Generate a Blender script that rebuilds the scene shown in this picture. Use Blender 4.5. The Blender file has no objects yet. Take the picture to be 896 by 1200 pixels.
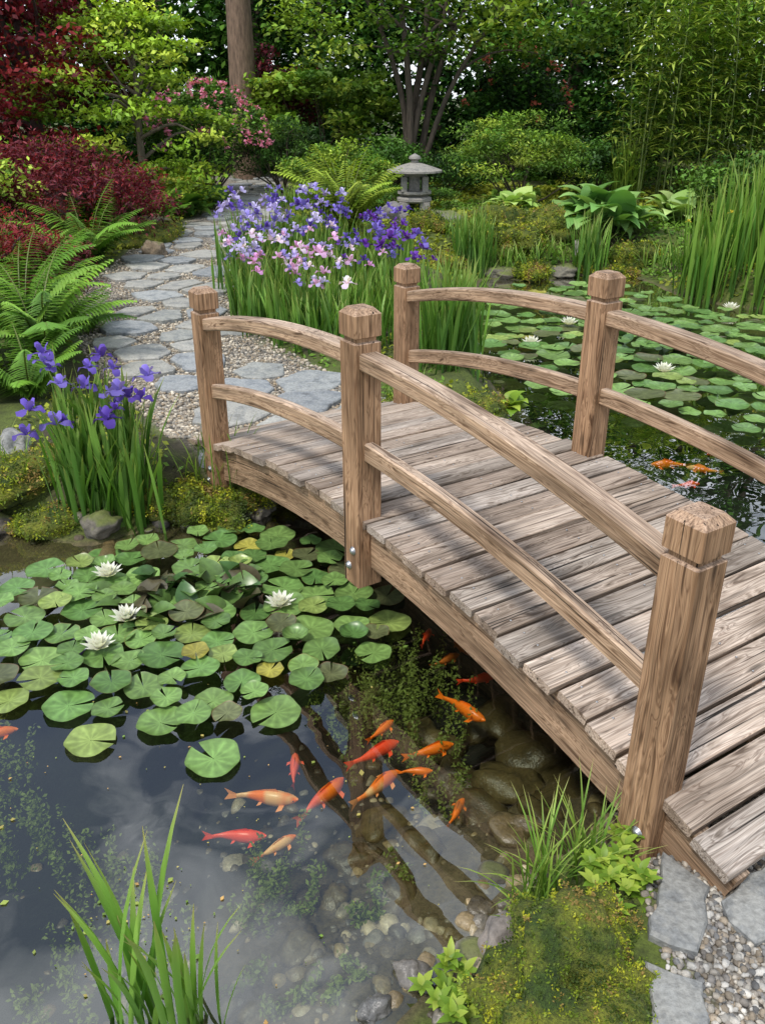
import bpy, bmesh, math, random
import numpy as np
from mathutils import Vector, Matrix, noise as mnoise
rng=np.random.default_rng(11); random.seed(5)
scene=bpy.context.scene
TAU=2*math.pi
def sstep(a,b,x):
    t=np.clip((x-a)/(b-a),0,1); return t*t*(3-2*t)
TAB=rng.random((256,256))
def vn(x,y,seed=0):
    x=np.asarray(x,float)+seed*13.7; y=np.asarray(y,float)+seed*7.3
    xi=np.floor(x).astype(int); yi=np.floor(y).astype(int); fx=x-xi; fy=y-yi
    fx=fx*fx*(3-2*fx); fy=fy*fy*(3-2*fy)
    g=lambda i,j: TAB[i&255,j&255]
    return (g(xi,yi)*(1-fx)+g(xi+1,yi)*fx)*(1-fy)+(g(xi,yi+1)*(1-fx)+g(xi+1,yi+1)*fx)*fy
def fbm(x,y,seed=0,o=4):
    s=0;a=.5;tot=0
    for k in range(o):
        s=s+a*vn(np.asarray(x)*2**k,np.asarray(y)*2**k,seed+k*3);tot+=a;a*=.5
    return s/tot
# ---------------- mesh builder
class MB:
    def __init__(s): s.v=[];s.f=[];s.c=[];s.n=0;s.g=[];s.useg=False
    def add(s,v,f,c,m=0,g=None):
        v=np.asarray(v,float).reshape(-1,3); c=np.asarray(c,float)
        if c.ndim==1: c=np.tile(c,(len(v),1))
        if c.shape[1]==3: c=np.hstack([c,np.ones((len(c),1))])
        s.v.append(v); s.c.append(c)
        if g is None: g=np.zeros((len(v),3))
        else: s.useg=True
        s.g.append(g)
        if not isinstance(f,list): f=[f]
        for ff in f:
            ff=np.atleast_2d(np.asarray(ff,int)); s.f.append((ff+s.n,m))
        s.n+=len(v)
    def build(s,name,mats,smooth=True,parent=None):
        me=bpy.data.meshes.new(name)
        V=np.vstack(s.v); C=np.clip(np.vstack(s.c),0,1)
        me.vertices.add(len(V)); me.vertices.foreach_set('co',V.astype(np.float32).ravel())
        idx=np.concatenate([f.ravel() for f,m in s.f])
        sizes=np.concatenate([np.full(len(f),f.shape[1]) for f,m in s.f])
        mi=np.concatenate([np.full(len(f),m) for f,m in s.f])
        st=np.concatenate([[0],np.cumsum(sizes)[:-1]])
        me.loops.add(len(idx)); me.loops.foreach_set('vertex_index',idx.astype(np.int32))
        me.polygons.add(len(sizes)); me.polygons.foreach_set('loop_start',st.astype(np.int32))
        me.polygons.foreach_set('material_index',mi.astype(np.int32))
        me.polygons.foreach_set('use_smooth',np.full(len(sizes),smooth))
        a=me.color_attributes.new(name='Col',type='FLOAT_COLOR',domain='POINT')
        a.data.foreach_set('color',C.astype(np.float32).ravel())
        if s.useg:
            a=me.attributes.new('G','FLOAT_VECTOR','POINT'); a.data.foreach_set('vector',np.vstack(s.g).astype(np.float32).ravel())
        for m in mats: me.materials.append(m)
        me.update(calc_edges=True); me.validate()
        o=bpy.data.objects.new(name,me); scene.collection.objects.link(o)
        if parent: o.parent=parent
        return o
# ---------------- node helpers
def mat(name):
    m=bpy.data.materials.new(name); m.use_nodes=True; nt=m.node_tree; nt.nodes.clear()
    return m,nt,nt.nodes.new('ShaderNodeOutputMaterial')
def nd(nt,t,ins=None,**kw):
    n=nt.nodes.new(t)
    for k,v in kw.items(): setattr(n,k,v)
    if ins:
        for k,v in ins.items():
            if isinstance(v,bpy.types.NodeSocket): nt.links.new(v,n.inputs[k])
            else: n.inputs[k].default_value=v
    return n
def mix(nt,f,a,b,bl='MIX'):
    n=nt.nodes.new('ShaderNodeMixRGB'); n.blend_type=bl
    for s,v in zip(('Fac','Color1','Color2'),(f,a,b)):
        if isinstance(v,bpy.types.NodeSocket): nt.links.new(v,n.inputs[s])
        else: n.inputs[s].default_value=(v if s=='Fac' else (*v,1)) 
    return n.outputs[0]
def ramp(nt,f,stops):
    n=nt.nodes.new('ShaderNodeValToRGB'); nt.links.new(f,n.inputs[0]); e=n.color_ramp.elements
    e.remove(e[1])
    for i,(p,c) in enumerate(stops):
        x=e[0] if i==0 else e.new(p)
        if i==0: x.position=p
        x.color=(c,c,c,1) if not hasattr(c,'__len__') else (*c,1)
    return n.outputs[0]
def mth(nt,op,a,b=0.0,clamp=False):
    n=nt.nodes.new('ShaderNodeMath'); n.operation=op; n.use_clamp=clamp
    for i,v in enumerate((a,b)):
        if isinstance(v,bpy.types.NodeSocket): nt.links.new(v,n.inputs[i])
        else: n.inputs[i].default_value=v
    return n.outputs[0]
def attr(nt,name='Col'): return nd(nt,'ShaderNodeAttribute',attribute_name=name)
def objco(nt): return nd(nt,'ShaderNodeTexCoord').outputs['Object']
def noi(nt,vec,scale,detail=4,rough=.55,dist=0):
    return nd(nt,'ShaderNodeTexNoise',{'Vector':vec,'Scale':scale,'Detail':detail,'Roughness':rough,'Distortion':dist}).outputs[0]

def leafmat(name,rough=.5,trans=.3,nscale=0,spec=.35,amp=.35,gain=1.0):
    m,nt,out=mat(name); c=attr(nt).outputs['Color']
    c=mix(nt,1.0,c,(gain,gain,gain),'MULTIPLY')
    if nscale: c=mix(nt,1.0,c,ramp(nt,noi(nt,objco(nt),nscale,2),[(.3,1-amp),(.7,1.0)]),'MULTIPLY')
    if trans==0:
        p=nd(nt,'ShaderNodeBsdfDiffuse',{'Color':c}); nt.links.new(p.outputs[0],out.inputs[0]); return m
    p=nd(nt,'ShaderNodeBsdfPrincipled',{'Base Color':c,'Roughness':rough,'Specular IOR Level':spec})
    t=nd(nt,'ShaderNodeBsdfTranslucent',{'Color':mix(nt,1.0,c,(1.0,1.0,.5),'MULTIPLY')})
    s=nd(nt,'ShaderNodeMixShader',{0:trans,1:p.outputs[0],2:t.outputs[0]})
    nt.links.new(s.outputs[0],out.inputs[0]); return m
M_far=leafmat('distant_foliage',trans=0,gain=1.8)
M_leaf=leafmat('foliage',.5,.3,spec=.22,gain=1.5); M_blade=leafmat('blade_leaf',.45,.3,0,.3,.25,1.25); M_petal=leafmat('petal',.55,.35,0,.2,.1)
M_pad=leafmat('lily_pad_leaf',.33,.1,30,.5,.35,1.05)
def bark():
    m,nt,out=mat('bark'); c=attr(nt).outputs['Color']
    mp=nd(nt,'ShaderNodeMapping',{'Vector':objco(nt),'Scale':(14,14,3)}).outputs[0]
    n=noi(nt,mp,1.6,4,.65)
    c=mix(nt,1.0,c,ramp(nt,n,[(.3,.35),(.7,1.0)]),'MULTIPLY')
    b=nd(nt,'ShaderNodeBump',{'Height':n,'Strength':.8,'Distance':.03})
    p=nd(nt,'ShaderNodeBsdfPrincipled',{'Base Color':c,'Roughness':.9,'Normal':b.outputs[0]})
    nt.links.new(p.outputs[0],out.inputs[0]); return m
M_bark=bark()
def stone(name,moss=.0,sc=1.0,rough=.85,gain=1.15):
    m,nt,out=mat(name); c=attr(nt).outputs['Color']; oc=objco(nt)
    n=noi(nt,oc,7*sc,6,.65); n2=noi(nt,oc,45*sc,3,.6)
    c=mix(nt,1.0,c,(gain,gain,gain),'MULTIPLY')
    c=mix(nt,1.0,c,ramp(nt,n,[(.25,(.40,.39,.37)),(.42,(.72,.73,.75)),(.52,(.95,.93,.9)),(.75,(1,1,1))]),'MULTIPLY')
    c=mix(nt,1.0,c,ramp(nt,n2,[(.3,.6),(.65,1.0)]),'MULTIPLY')
    if moss>0:
        n3=noi(nt,oc,2.6*sc,3)
        nz=nd(nt,'ShaderNodeSeparateXYZ',{0:nd(nt,'ShaderNodeNewGeometry').outputs['Normal']}).outputs[2]
        f=mth(nt,'MULTIPLY',ramp(nt,mth(nt,'ADD',mth(nt,'MULTIPLY',nz,.5),n3),[(.82,0.),(1.05,1.)]) ,moss)
        c=mix(nt,f,c,mix(nt,n2,(.05,.08,.01),(.15,.17,.03)))
    b=nd(nt,'ShaderNodeBump',{'Height':mth(nt,'ADD',n,mth(nt,'MULTIPLY',n2,.4)),'Strength':.7,'Distance':.02/sc})
    p=nd(nt,'ShaderNodeBsdfPrincipled',{'Base Color':c,'Roughness':rough,'Normal':b.outputs[0]})
    nt.links.new(p.outputs[0],out.inputs[0]); return m
M_stone=stone('stone'); M_mstone=stone('mossy_stone',.8); M_flag=stone('flagstone',0,1.3,.7,1.12); M_wet=stone('wet_pebble',0,2,.35,1.15)
def mossmat():
    m,nt,out=mat('moss'); oc=objco(nt); n=noi(nt,oc,9,4); n2=noi(nt,oc,90,3,.7)
    c=mix(nt,ramp(nt,n,[(.35,0.),(.62,1.)]),(.045,.085,.008),(.2,.22,.02))
    c=mix(nt,1.0,c,ramp(nt,n2,[(.3,.35),(.65,1.0)]),'MULTIPLY')
    b=nd(nt,'ShaderNodeBump',{'Height':n2,'Strength':1.0,'Distance':.02})
    p=nd(nt,'ShaderNodeBsdfPrincipled',{'Base Color':c,'Roughness':.95,'Normal':b.outputs[0]})
    nt.links.new(p.outputs[0],out.inputs[0]); return m
M_moss=mossmat()
def woodmat(name,grey,val,sat):
    m,nt,out=mat(name); g=attr(nt,'G').outputs['Vector']; c=attr(nt).outputs['Color']
    mp=lambda s: nd(nt,'ShaderNodeMapping',{'Vector':g,'Scale':s}).outputs[0]
    dist=noi(nt,mp((1.1,7,7)),1.0,2)
    ringv=nd(nt,'ShaderNodeVectorMath',{0:mp((.55,24,24)),1:nd(nt,'ShaderNodeCombineXYZ',{1:mth(nt,'MULTIPLY',dist,8.0),2:mth(nt,'MULTIPLY',dist,5.0)}).outputs[0]},operation='ADD').outputs[0]
    ring=noi(nt,ringv,2.6,2,.5)
    fine=noi(nt,mp((2.6,170,170)),1.0,4,.6)
    crk=noi(nt,mp((.8,60,60)),1.0,2,.5,.2)
    big=noi(nt,mp((1.7,6,6)),1.3,3)
    col=mix(nt,1.0,c,ramp(nt,ring,[(.30,(.30,.24,.19)),(.42,(.8,.74,.68)),(.5,(1.05,1.02,1.)),(.56,(.52,.44,.38)),(.6,(.95,.93,.9)),(.72,(1.1,1.05,1.))]),'MULTIPLY')
    col=mix(nt,.9,col,ramp(nt,fine,[(.3,.40),(.62,1.12)]),'MULTIPLY')
    col=mix(nt,1.0,col,ramp(nt,big,[(.28,(.42,.40,.385)),(.5,(.92,.92,.92)),(.7,(1.12,1.1,1.08))]),'MULTIPLY')
    nz=nd(nt,'ShaderNodeSeparateXYZ',{0:nd(nt,'ShaderNodeNewGeometry').outputs['Normal']}).outputs[2]
    up=mth(nt,'ADD',mth(nt,'MULTIPLY',ramp(nt,nz,[(.4,0.),(.9,1.)]),.5),grey,True)
    hs=nd(nt,'ShaderNodeHueSaturation',{'Saturation':sat,'Value':val,'Color':col}).outputs[0]
    col=mix(nt,mth(nt,'MULTIPLY',up,ramp(nt,big,[(.3,.6),(.6,1.)])),col,hs)
    ck=ramp(nt,crk,[(.29,.08),(.335,1.)])
    col=mix(nt,1.0,col,ck,'MULTIPLY')
    vo=nd(nt,'ShaderNodeTexVoronoi',{'Vector':mp((2.0,8,8)),'Scale':1.0})
    kn=ramp(nt,vo.outputs['Distance'],[(.05,.3),(.12,1.)])
    col=mix(nt,.8,col,kn,'MULTIPLY')
    h=mth(nt,'ADD',mth(nt,'MULTIPLY',fine,.5),mth(nt,'ADD',mth(nt,'MULTIPLY',ck,.8),mth(nt,'MULTIPLY',ring,.5)))
    b=nd(nt,'ShaderNodeBump',{'Height':h,'Strength':.6,'Distance':.004})
    p=nd(nt,'ShaderNodeBsdfPrincipled',{'Base Color':col,'Roughness':.78,'Specular IOR Level':.25,'Normal':b.outputs[0]})
    nt.links.new(p.outputs[0],out.inputs[0]); return m
M_wood=woodmat('weathered_wood',.16,1.2,.5); M_deck=woodmat('weathered_deck_wood',.30,1.15,.6)
def groundmat():
    m,nt,out=mat('ground'); a=attr(nt); c=a.outputs['Color']; oc=objco(nt)
    n=noi(nt,oc,6,5,.7); n2=noi(nt,oc,60,3,.7)
    c=mix(nt,1.0,c,ramp(nt,n,[(.3,.4),(.68,1.0)]),'MULTIPLY'); c=mix(nt,1.0,c,ramp(nt,n2,[(.3,.45),(.65,1.)]),'MULTIPLY')
    vo=nd(nt,'ShaderNodeTexVoronoi',{'Vector':oc,'Scale':55.0})
    gb=nd(nt,'ShaderNodeSeparateColor',{0:vo.outputs['Color']}).outputs[0]
    gc=ramp(nt,gb,[(0.,(.17,.14,.11)),(.35,(.38,.32,.25)),(.6,(.25,.24,.23)),(.85,(.48,.43,.36)),(1.,(.55,.51,.44))])
    gc=mix(nt,1.0,gc,ramp(nt,vo.outputs['Distance'],[(.25,1.),(.75,.25)]),'MULTIPLY')
    c=mix(nt,a.outputs['Alpha'],c,gc)
    h=mth(nt,'ADD',mth(nt,'MULTIPLY',n2,.6),mth(nt,'MULTIPLY',mth(nt,'SUBTRACT',1.,vo.outputs['Distance']),a.outputs['Alpha']))
    b=nd(nt,'ShaderNodeBump',{'Height':h,'Strength':.8,'Distance':.015})
    p=nd(nt,'ShaderNodeBsdfPrincipled',{'Base Color':c,'Roughness':.95,'Normal':b.outputs[0]})
    nt.links.new(p.outputs[0],out.inputs[0]); return m
M_ground=groundmat()
def watermat():
    m,nt,out=mat('pond_water'); oc=objco(nt)
    n=noi(nt,oc,2.2,2,.5,.4); b=nd(nt,'ShaderNodeBump',{'Height':n,'Strength':.10,'Distance':.06})
    fr=nd(nt,'ShaderNodeFresnel',{'IOR':1.33,'Normal':b.outputs[0]}).outputs[0]
    f=mth(nt,'ADD',mth(nt,'MULTIPLY',fr,2.2),.085,True)
    t=nd(nt,'ShaderNodeBsdfTransparent',{'Color':(.82,.87,.78,1)})
    g=nd(nt,'ShaderNodeBsdfGlossy',{'Color':(1,1,1,1),'Roughness':.008,'Normal':b.outputs[0]})
    s=nd(nt,'ShaderNodeMixShader',{0:f,1:t.outputs[0],2:g.outputs[0]})
    nt.links.new(s.outputs[0],out.inputs[0]); return m
M_water=watermat()
def simple(name,rough=.4,metal=0.,spec=.5,col=None):
    m,nt,out=mat(name)
    c=attr(nt).outputs['Color'] if col is None else mix(nt,noi(nt,objco(nt),40,4),tuple(x*.6 for x in col),col)
    p=nd(nt,'ShaderNodeBsdfPrincipled',{'Base Color':c,'Roughness':rough,'Metallic':metal,'Specular IOR Level':spec})
    nt.links.new(p.outputs[0],out.inputs[0]); return m
M_fish=simple('koi_skin',.35); M_bolt=simple('galvanised_steel',.35,.9,.5,(.5,.5,.52))

# ---------------- terrain
POND=np.array([(-8,4.6),(-4,4.45),(-2.6,4.4),(-2.18,4.34),(-1.63,4.13),(-1.26,4.36),(-.85,4.5),(-.3,4.95),(.35,5.35),(.9,6.2),(.85,7.4),(.85,8.6),(1.1,10.6),(1.35,11.6),(2.0,11.5),(2.7,11.9),(3.4,11.8),(3.7,10.5),(4.4,9.8),(6,9.4),(8.5,8.5),(9.5,6),(8,3.9),(5,3.3),(3,3.1),(1.9,2.75),(1.2,2.35),(.72,2.05),(.42,1.85),(.28,1.6),(.08,1.42),(-.1,1.15),(-.6,.75),(-2,.3),(-5,0),(-8.5,.5),(-9.5,2.5)],float)
def catmull(P,n,closed=True):
    out=[];m=len(P)
    for i in range(m if closed else m-1):
        if closed: p0,p1,p2,p3=P[(i-1)%m],P[i],P[(i+1)%m],P[(i+2)%m]
        else: p0,p1,p2,p3=P[max(i-1,0)],P[i],P[i+1],P[min(i+2,m-1)]
        for k in range(n):
            t=k/n; out.append(.5*((2*p1)+(-p0+p2)*t+(2*p0-5*p1+4*p2-p3)*t*t+(-p0+3*p1-3*p2+p3)*t**3))
    if not closed: out.append(P[-1])
    return np.array(out)
PS=catmull(POND,4)
def segdist(x,y,P,closed):
    d=np.full(x.shape,1e9); ins=np.zeros(x.shape,bool); m=len(P)
    for i in range(m if closed else m-1):
        a=P[i];b=P[(i+1)%m]; e=b-a; L=max(e@e,1e-12)
        t=np.clip(((x-a[0])*e[0]+(y-a[1])*e[1])/L,0,1)
        d=np.minimum(d,(x-a[0]-t*e[0])**2+(y-a[1]-t*e[1])**2)
        if closed and a[1]!=b[1]:
            c=((a[1]>y)!=(b[1]>y))&(x<(b[0]-a[0])*(y-a[1])/(b[1]-a[1])+a[0]); ins^=c
    return np.sqrt(d),ins
def sdp(x,y):
    d,i=segdist(x,y,PS,True); return np.where(i,-d,d)
PATH=catmull(np.array([(-.45,5.1),(-.75,5.5),(-1.2,6.25),(-1.85,7.4),(-2.42,9.2),(-2.52,11),(-2.45,12.7),(-2.2,14.6),(-2.3,16.8),(-2.9,19.5)],float),6,False)
PATH2=np.array([(1.5,2.1),(1.5,1.2),(1.45,-3)],float)
def height(x,y):
    x=np.asarray(x,float);y=np.asarray(y,float); sd=sdp(x,y)
    sd=sd+.09*(fbm(x*4,y*4,2)-.5)
    pd,_=segdist(x,y,PATH,False); pd2,_=segdist(x,y,PATH2,False)
    pm=np.maximum(1-sstep(.55,1.0,pd),1-sstep(.6,.9,pd2))
    land=.19+.07*sstep(3,5,y)+.032*np.clip(y-8,0,16)
    bump=.16*(fbm(x*.9,y*.9,5)-.4)*sstep(.2,1.2,sd)+.03*(fbm(x*5,y*5,9)-.5)
    rw=.35+.9*sstep(10,11.5,y)
    out=(land+bump*(1-pm))*sstep(0,1,sd/rw)**.8+.012
    dm=.2+.4*sstep(1.9,3.6,y+.3*np.abs(x))+.35*sstep(-.35,-1.2,x)*sstep(4,3,y)
    inn=-(dm+.12*(fbm(x*1.6,y*1.6,4)-.5))*sstep(0,.75,-sd)
    return np.where(sd>0,out,inn+.012*np.where(sd>-.03,1,0))
def H(x,y): return float(height(np.array([x]),np.array([y]))[0])
def axis(parts):
    return np.unique(np.round(np.concatenate(parts),4))
gx=axis([np.array([-500,-300,-180,-110,-70,-45,-32]),np.arange(-25,-9,1.),np.arange(-9,-4,.2),np.arange(-4,5,.045),np.arange(5,10,.2),np.arange(10,26,1.),np.array([32,45,70,110,180,300,500])])
gy=axis([np.array([-500,-200,-90,-40,-20,-12]),np.arange(-8,.6,.3),np.arange(.6,9,.045),np.arange(9,20,.12),np.arange(20,34,.7),np.array([38,45,60,90,150,260,500])])
X,Y=np.meshgrid(gx,gy); xf=X.ravel(); yf=Y.ravel(); Z=height(xf,yf)
sd=sdp(xf,yf); pd,_=segdist(xf,yf,PATH,False); pd2,_=segdist(xf,yf,PATH2,False)
def L3(a,b,t): return np.asarray(a)*(1-t[:,None])+np.asarray(b)*t[:,None]
c=L3((.06,.05,.025),(.11,.15,.022),sstep(.25,.5,fbm(xf*2.1,yf*2.1,8)))
bed=L3((.17,.13,.07),(.018,.022,.014),sstep(-.08,-.36,Z)); bed=bed*(.45+.9*fbm(xf*2.5,yf*2.5,3))[:,None]
w=sstep(.03,-.06,sd); c=c*(1-w[:,None])+bed*w[:,None]
al=np.maximum(1-sstep(.6,.8,pd+.15*(fbm(xf*3,yf*3,1)-.5)),(1-sstep(.65,.78,pd2)))*(1-w)
nx,ny=len(gx),len(gy); I=np.arange(nx*ny).reshape(ny,nx)
F=np.stack([I[:-1,:-1],I[:-1,1:],I[1:,1:],I[1:,:-1]],-1).reshape(-1,4)
mb=MB(); mb.add(np.stack([xf,yf,Z],1),F,np.hstack([c,al[:,None]])); mb.build('ground',[M_ground])
mb=MB(); mb.add([(-10,-.6,0),(10,-.6,0),(10,12.6,0),(-10,12.6,0)],[(0,1,2,3)],(0,0,0)); mb.build('pond_water',[M_water])

# ---------------- generic vectorised plant parts
def arr(v,n): return np.full(n,float(v)) if np.ndim(v)==0 else np.asarray(v,float)
PROF={'grass':lambda t:(.75+.5*t-.2*t*t)*np.clip((1-t)*3.2,0.03,1)**.8,
 'leaf':lambda t:np.maximum(np.sin(np.pi*np.clip(t,0,1)**.75),.04),
 'hosta':lambda t:np.where(t<.22,.07,np.maximum(np.sin(np.pi*((np.clip(t,.22,1)-.22)/.78)**.62),.04)),
 'petal':lambda t:np.maximum(np.sin(np.pi*(t*.86+.03))**.8,.12)*(.45+.75*t),
 'fern':lambda t:np.maximum(1-t,.03)}
def blades(mb,P,az,lean,bend,L,W,col,segs=5,prof='grass',fold=.25,pw=1.3,m=0,g0=.7,g1=1.1,tipc=None,wave=0):
    P=np.asarray(P,float).reshape(-1,3); n=len(P); az,lean,bend,L,W=[arr(q,n) for q in (az,lean,bend,L,W)]
    col=np.asarray(col,float); col=np.tile(col,(n,1)) if col.ndim==1 else col
    t=np.linspace(0,1,segs+1); phi=lean[:,None]+bend[:,None]*t**pw
    pm=(phi[:,1:]+phi[:,:-1])/2; dl=(L/segs)[:,None]
    hx=np.concatenate([np.zeros((n,1)),np.cumsum(np.sin(pm)*dl,1)],1); hz=np.concatenate([np.zeros((n,1)),np.cumsum(np.cos(pm)*dl,1)],1)
    d=np.stack([np.cos(az),np.sin(az),0*az],1); s=np.stack([-np.sin(az),np.cos(az),0*az],1); z=np.array([0,0,1.])
    C=P[:,None]+hx[...,None]*d[:,None]+hz[...,None]*z
    N=-np.cos(phi)[...,None]*d[:,None]+np.sin(phi)[...,None]*z
    w=(W[:,None]*PROF[prof](t)[None]/2)[...,None]
    wv=0 if not wave else (wave*np.sin(t*9)[None,:,None]*w*N)
    A=C-s[:,None]*w+N*fold*w+wv; B=C+s[:,None]*w+N*fold*w-wv
    V=np.stack([A,C,B],2).reshape(-1,3)
    S=segs+1; base=(np.arange(n)*S*3)[:,None,None]; k=np.arange(segs)[None,:,None]*3
    q=np.array([[0,1,4,3],[1,2,5,4]])
    Fc=(base[...,None]+k[...,None]+q[None,None]).reshape(-1,4)
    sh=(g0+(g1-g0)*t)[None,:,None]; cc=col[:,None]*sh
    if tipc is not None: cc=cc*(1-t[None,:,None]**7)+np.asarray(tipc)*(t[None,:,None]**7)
    cc=np.repeat(cc[:,:,None],3,2).reshape(-1,3)
    mb.add(V,Fc,cc,m)
    return C
def leafcloud(mb,C,size,col,up=.6,asp=.55,m=0,jit=.25):
    C=np.asarray(C,float); n=len(C); nrm=rng.normal(size=(n,3)); nrm/=np.linalg.norm(nrm,axis=1)[:,None]
    nrm[:,2]=np.abs(nrm[:,2])+up; nrm/=np.linalg.norm(nrm,axis=1)[:,None]
    t=np.cross(nrm,rng.normal(size=(n,3))); t/=np.linalg.norm(t,axis=1)[:,None]; b=np.cross(nrm,t)
    s=(arr(size,n)*rng.uniform(.6,1.3,n))[:,None]
    V=np.stack([C-t*s*.5,C+b*s*asp*.5-nrm*s*.05+t*s*.05,C+t*s*.5-nrm*s*.18,C-b*s*asp*.5-nrm*s*.05+t*s*.05],1).reshape(-1,3)
    Fc=np.arange(n*4).reshape(-1,4)
    col=np.asarray(col,float); col=np.tile(col,(n,1)) if col.ndim==1 else col
    cc=col*rng.uniform(1-jit,1+jit,(n,1)); mb.add(V,Fc,np.repeat(cc,4,0),m)
def tube(mb,P,R,col,n=7,m=1):
    P=np.asarray(P,float); S=len(P); T=np.gradient(P,axis=0); T/=np.linalg.norm(T,axis=1)[:,None]+1e-9
    ref=np.array([1.,0,0]) if abs(T[:,0]).mean()<.8 else np.array([0,1.,0])
    A=np.cross(T,ref); A/=np.linalg.norm(A,axis=1)[:,None]+1e-9; B=np.cross(T,A)
    th=np.arange(n)/n*TAU; R=arr(R,S)
    V=P[:,None]+R[:,None,None]*(np.cos(th)[None,:,None]*A[:,None]+np.sin(th)[None,:,None]*B[:,None])
    I=np.arange(S*n).reshape(S,n); J=np.roll(I,-1,1)
    Fc=np.stack([I[:-1],J[:-1],J[1:],I[1:]],-1).reshape(-1,4)
    mb.add(V.reshape(-1,3),Fc,col,m)
def limb(a,b,n=7,wob=.06,arch=.15):
    a=np.asarray(a,float);b=np.asarray(b,float); t=np.linspace(0,1,n)[:,None]; L=np.linalg.norm(b-a)
    o=rng.normal(size=3)*wob*L; o2=rng.normal(size=3)*wob*.5*L
    return a+(b-a)*t+np.sin(np.pi*t)*(o+np.array([0,0,arch*L]))+np.sin(2*np.pi*t)*o2
def ell(c,r,n,inner=.35,top=True):
    d=rng.normal(size=(n,3)); d/=np.linalg.norm(d,axis=1)[:,None]
    if top: d[:,2]=np.where(d[:,2]<-.3,-d[:,2]*.6,d[:,2])
    k=inner+(1-inner)*rng.random((n,1))**.5
    return np.asarray(c)+d*k*np.asarray(r)
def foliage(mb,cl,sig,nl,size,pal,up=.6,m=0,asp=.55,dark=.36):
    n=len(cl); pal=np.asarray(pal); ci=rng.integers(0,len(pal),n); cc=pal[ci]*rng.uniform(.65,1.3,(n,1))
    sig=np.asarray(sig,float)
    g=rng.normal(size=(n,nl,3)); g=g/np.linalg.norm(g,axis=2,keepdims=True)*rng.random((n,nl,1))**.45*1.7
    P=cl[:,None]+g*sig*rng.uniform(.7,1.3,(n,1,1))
    f=(dark+(1-dark)*np.clip(.5+g[...,2]*.45,0,1.1))[...,None]  # crown shade painted into leaf colour: darker towards each clump's underside
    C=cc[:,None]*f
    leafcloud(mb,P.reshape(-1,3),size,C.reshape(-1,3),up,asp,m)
def tree(name,base,top,r0,cl,sig,nl,size,pal,barkc=(.12,.09,.06),up=.6,nlimb=14,lr=.3,asp=.55,start=.35,far=False,wob=.03):
    mb=MB(); base=np.array([base[0],base[1],H(base[0],base[1])-.05]); top=np.array(top,float)
    tr=limb(base,top,10,wob,0); tube(mb,tr,r0*np.linspace(1.15,.3,10)**1.0,barkc,9)
    idx=rng.choice(len(cl),min(nlimb,len(cl)),replace=False)
    for i in idx:
        e=cl[i]; k=int(np.clip(rng.uniform(start,1)*9,0,9)); zz=tr[:,2]; 
        while k>1 and zz[k]>e[2]: k-=1
        s=tr[k]; tube(mb,limb(s,e,7,.07,.08),r0*lr*np.linspace(1.2,.2,7),barkc,5)
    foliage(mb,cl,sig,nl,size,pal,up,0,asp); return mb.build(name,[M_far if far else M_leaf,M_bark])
LIME=[(.22,.33,.035),(.17,.28,.03),(.30,.39,.055),(.12,.22,.02)]
GRN=[(.05,.125,.018),(.08,.17,.026),(.04,.105,.016)]
MID=[(.10,.20,.028),(.14,.25,.04),(.07,.16,.02)]
DRK=[(.018,.048,.012),(.03,.075,.017),(.014,.036,.01)]
RED=[(.15,.012,.02),(.085,.008,.014),(.22,.025,.028)]
BUR=[(.12,.016,.028),(.18,.035,.045),(.08,.014,.024)]

# ---------------- background trees
bx=[(-15,20,DRK,9),(-12,23,GRN,10),(-9.2,20.5,MID,9),(-7.6,25,DRK,12),(-5.4,23.5,GRN,11),(-1.6,25.5,GRN,11),(1.6,26.5,DRK,12),(4.8,25,GRN,10),(7.6,24.5,MID,10),(10.5,23,GRN,11),(13.5,21.5,GRN,9),(17,22,DRK,11),(-3.6,27.5,DRK,12)]
for i,(x,y,pal,h) in enumerate(bx):
    cl=ell((x,y,h*.5),(2.3,2.0,h*.5),120,.45,False); cl=cl[cl[:,2]>.5]
    tree('broadleaf_tree',(x,y),(x+.2,y,h*.8),.22,cl,(.5,.5,.28),55,.23,pal,up=.5,nlimb=12,far=True)
mb=MB(); n=300
cl=np.stack([rng.uniform(-24,26,n),rng.uniform(28.5,31,n),rng.random(n)*10+.3],1)
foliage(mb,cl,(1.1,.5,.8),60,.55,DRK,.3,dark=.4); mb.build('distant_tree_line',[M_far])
mb=MB(); n=380
cl=np.stack([rng.uniform(-17,19,n),rng.uniform(21.5,23.5,n),rng.random(n)**.8*4.2+.3],1)
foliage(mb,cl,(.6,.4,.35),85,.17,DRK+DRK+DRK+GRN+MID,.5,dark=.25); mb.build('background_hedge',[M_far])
mb=MB(); n=150
cl=np.stack([rng.uniform(-14,-1,n),rng.uniform(19.8,21,n),rng.random(n)*1.5+.5],1)
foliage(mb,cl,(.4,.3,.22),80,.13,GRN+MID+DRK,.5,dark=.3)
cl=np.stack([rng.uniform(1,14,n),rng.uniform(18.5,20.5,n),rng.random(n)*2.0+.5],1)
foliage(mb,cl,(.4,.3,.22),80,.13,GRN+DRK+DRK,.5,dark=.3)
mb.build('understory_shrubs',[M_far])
cl=np.array([(-3.0+3.0*(1-h)*math.cos(a)*.5,23.2+1.3*(1-h)*math.sin(a),.8+h*8) for h in np.linspace(0,.95,26) for a in rng.uniform(0,TAU,7)])
tree('conifer_tree',(-3.0,23.2),(-3.0,23.2,9.4),.2,cl,(.35,.35,.3),70,.18,GRN+DRK,up=.1,asp=.25,far=True)
cl=ell((-2.9,20,10.5),(2.4,2.2,2.6),60,.4)
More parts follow.
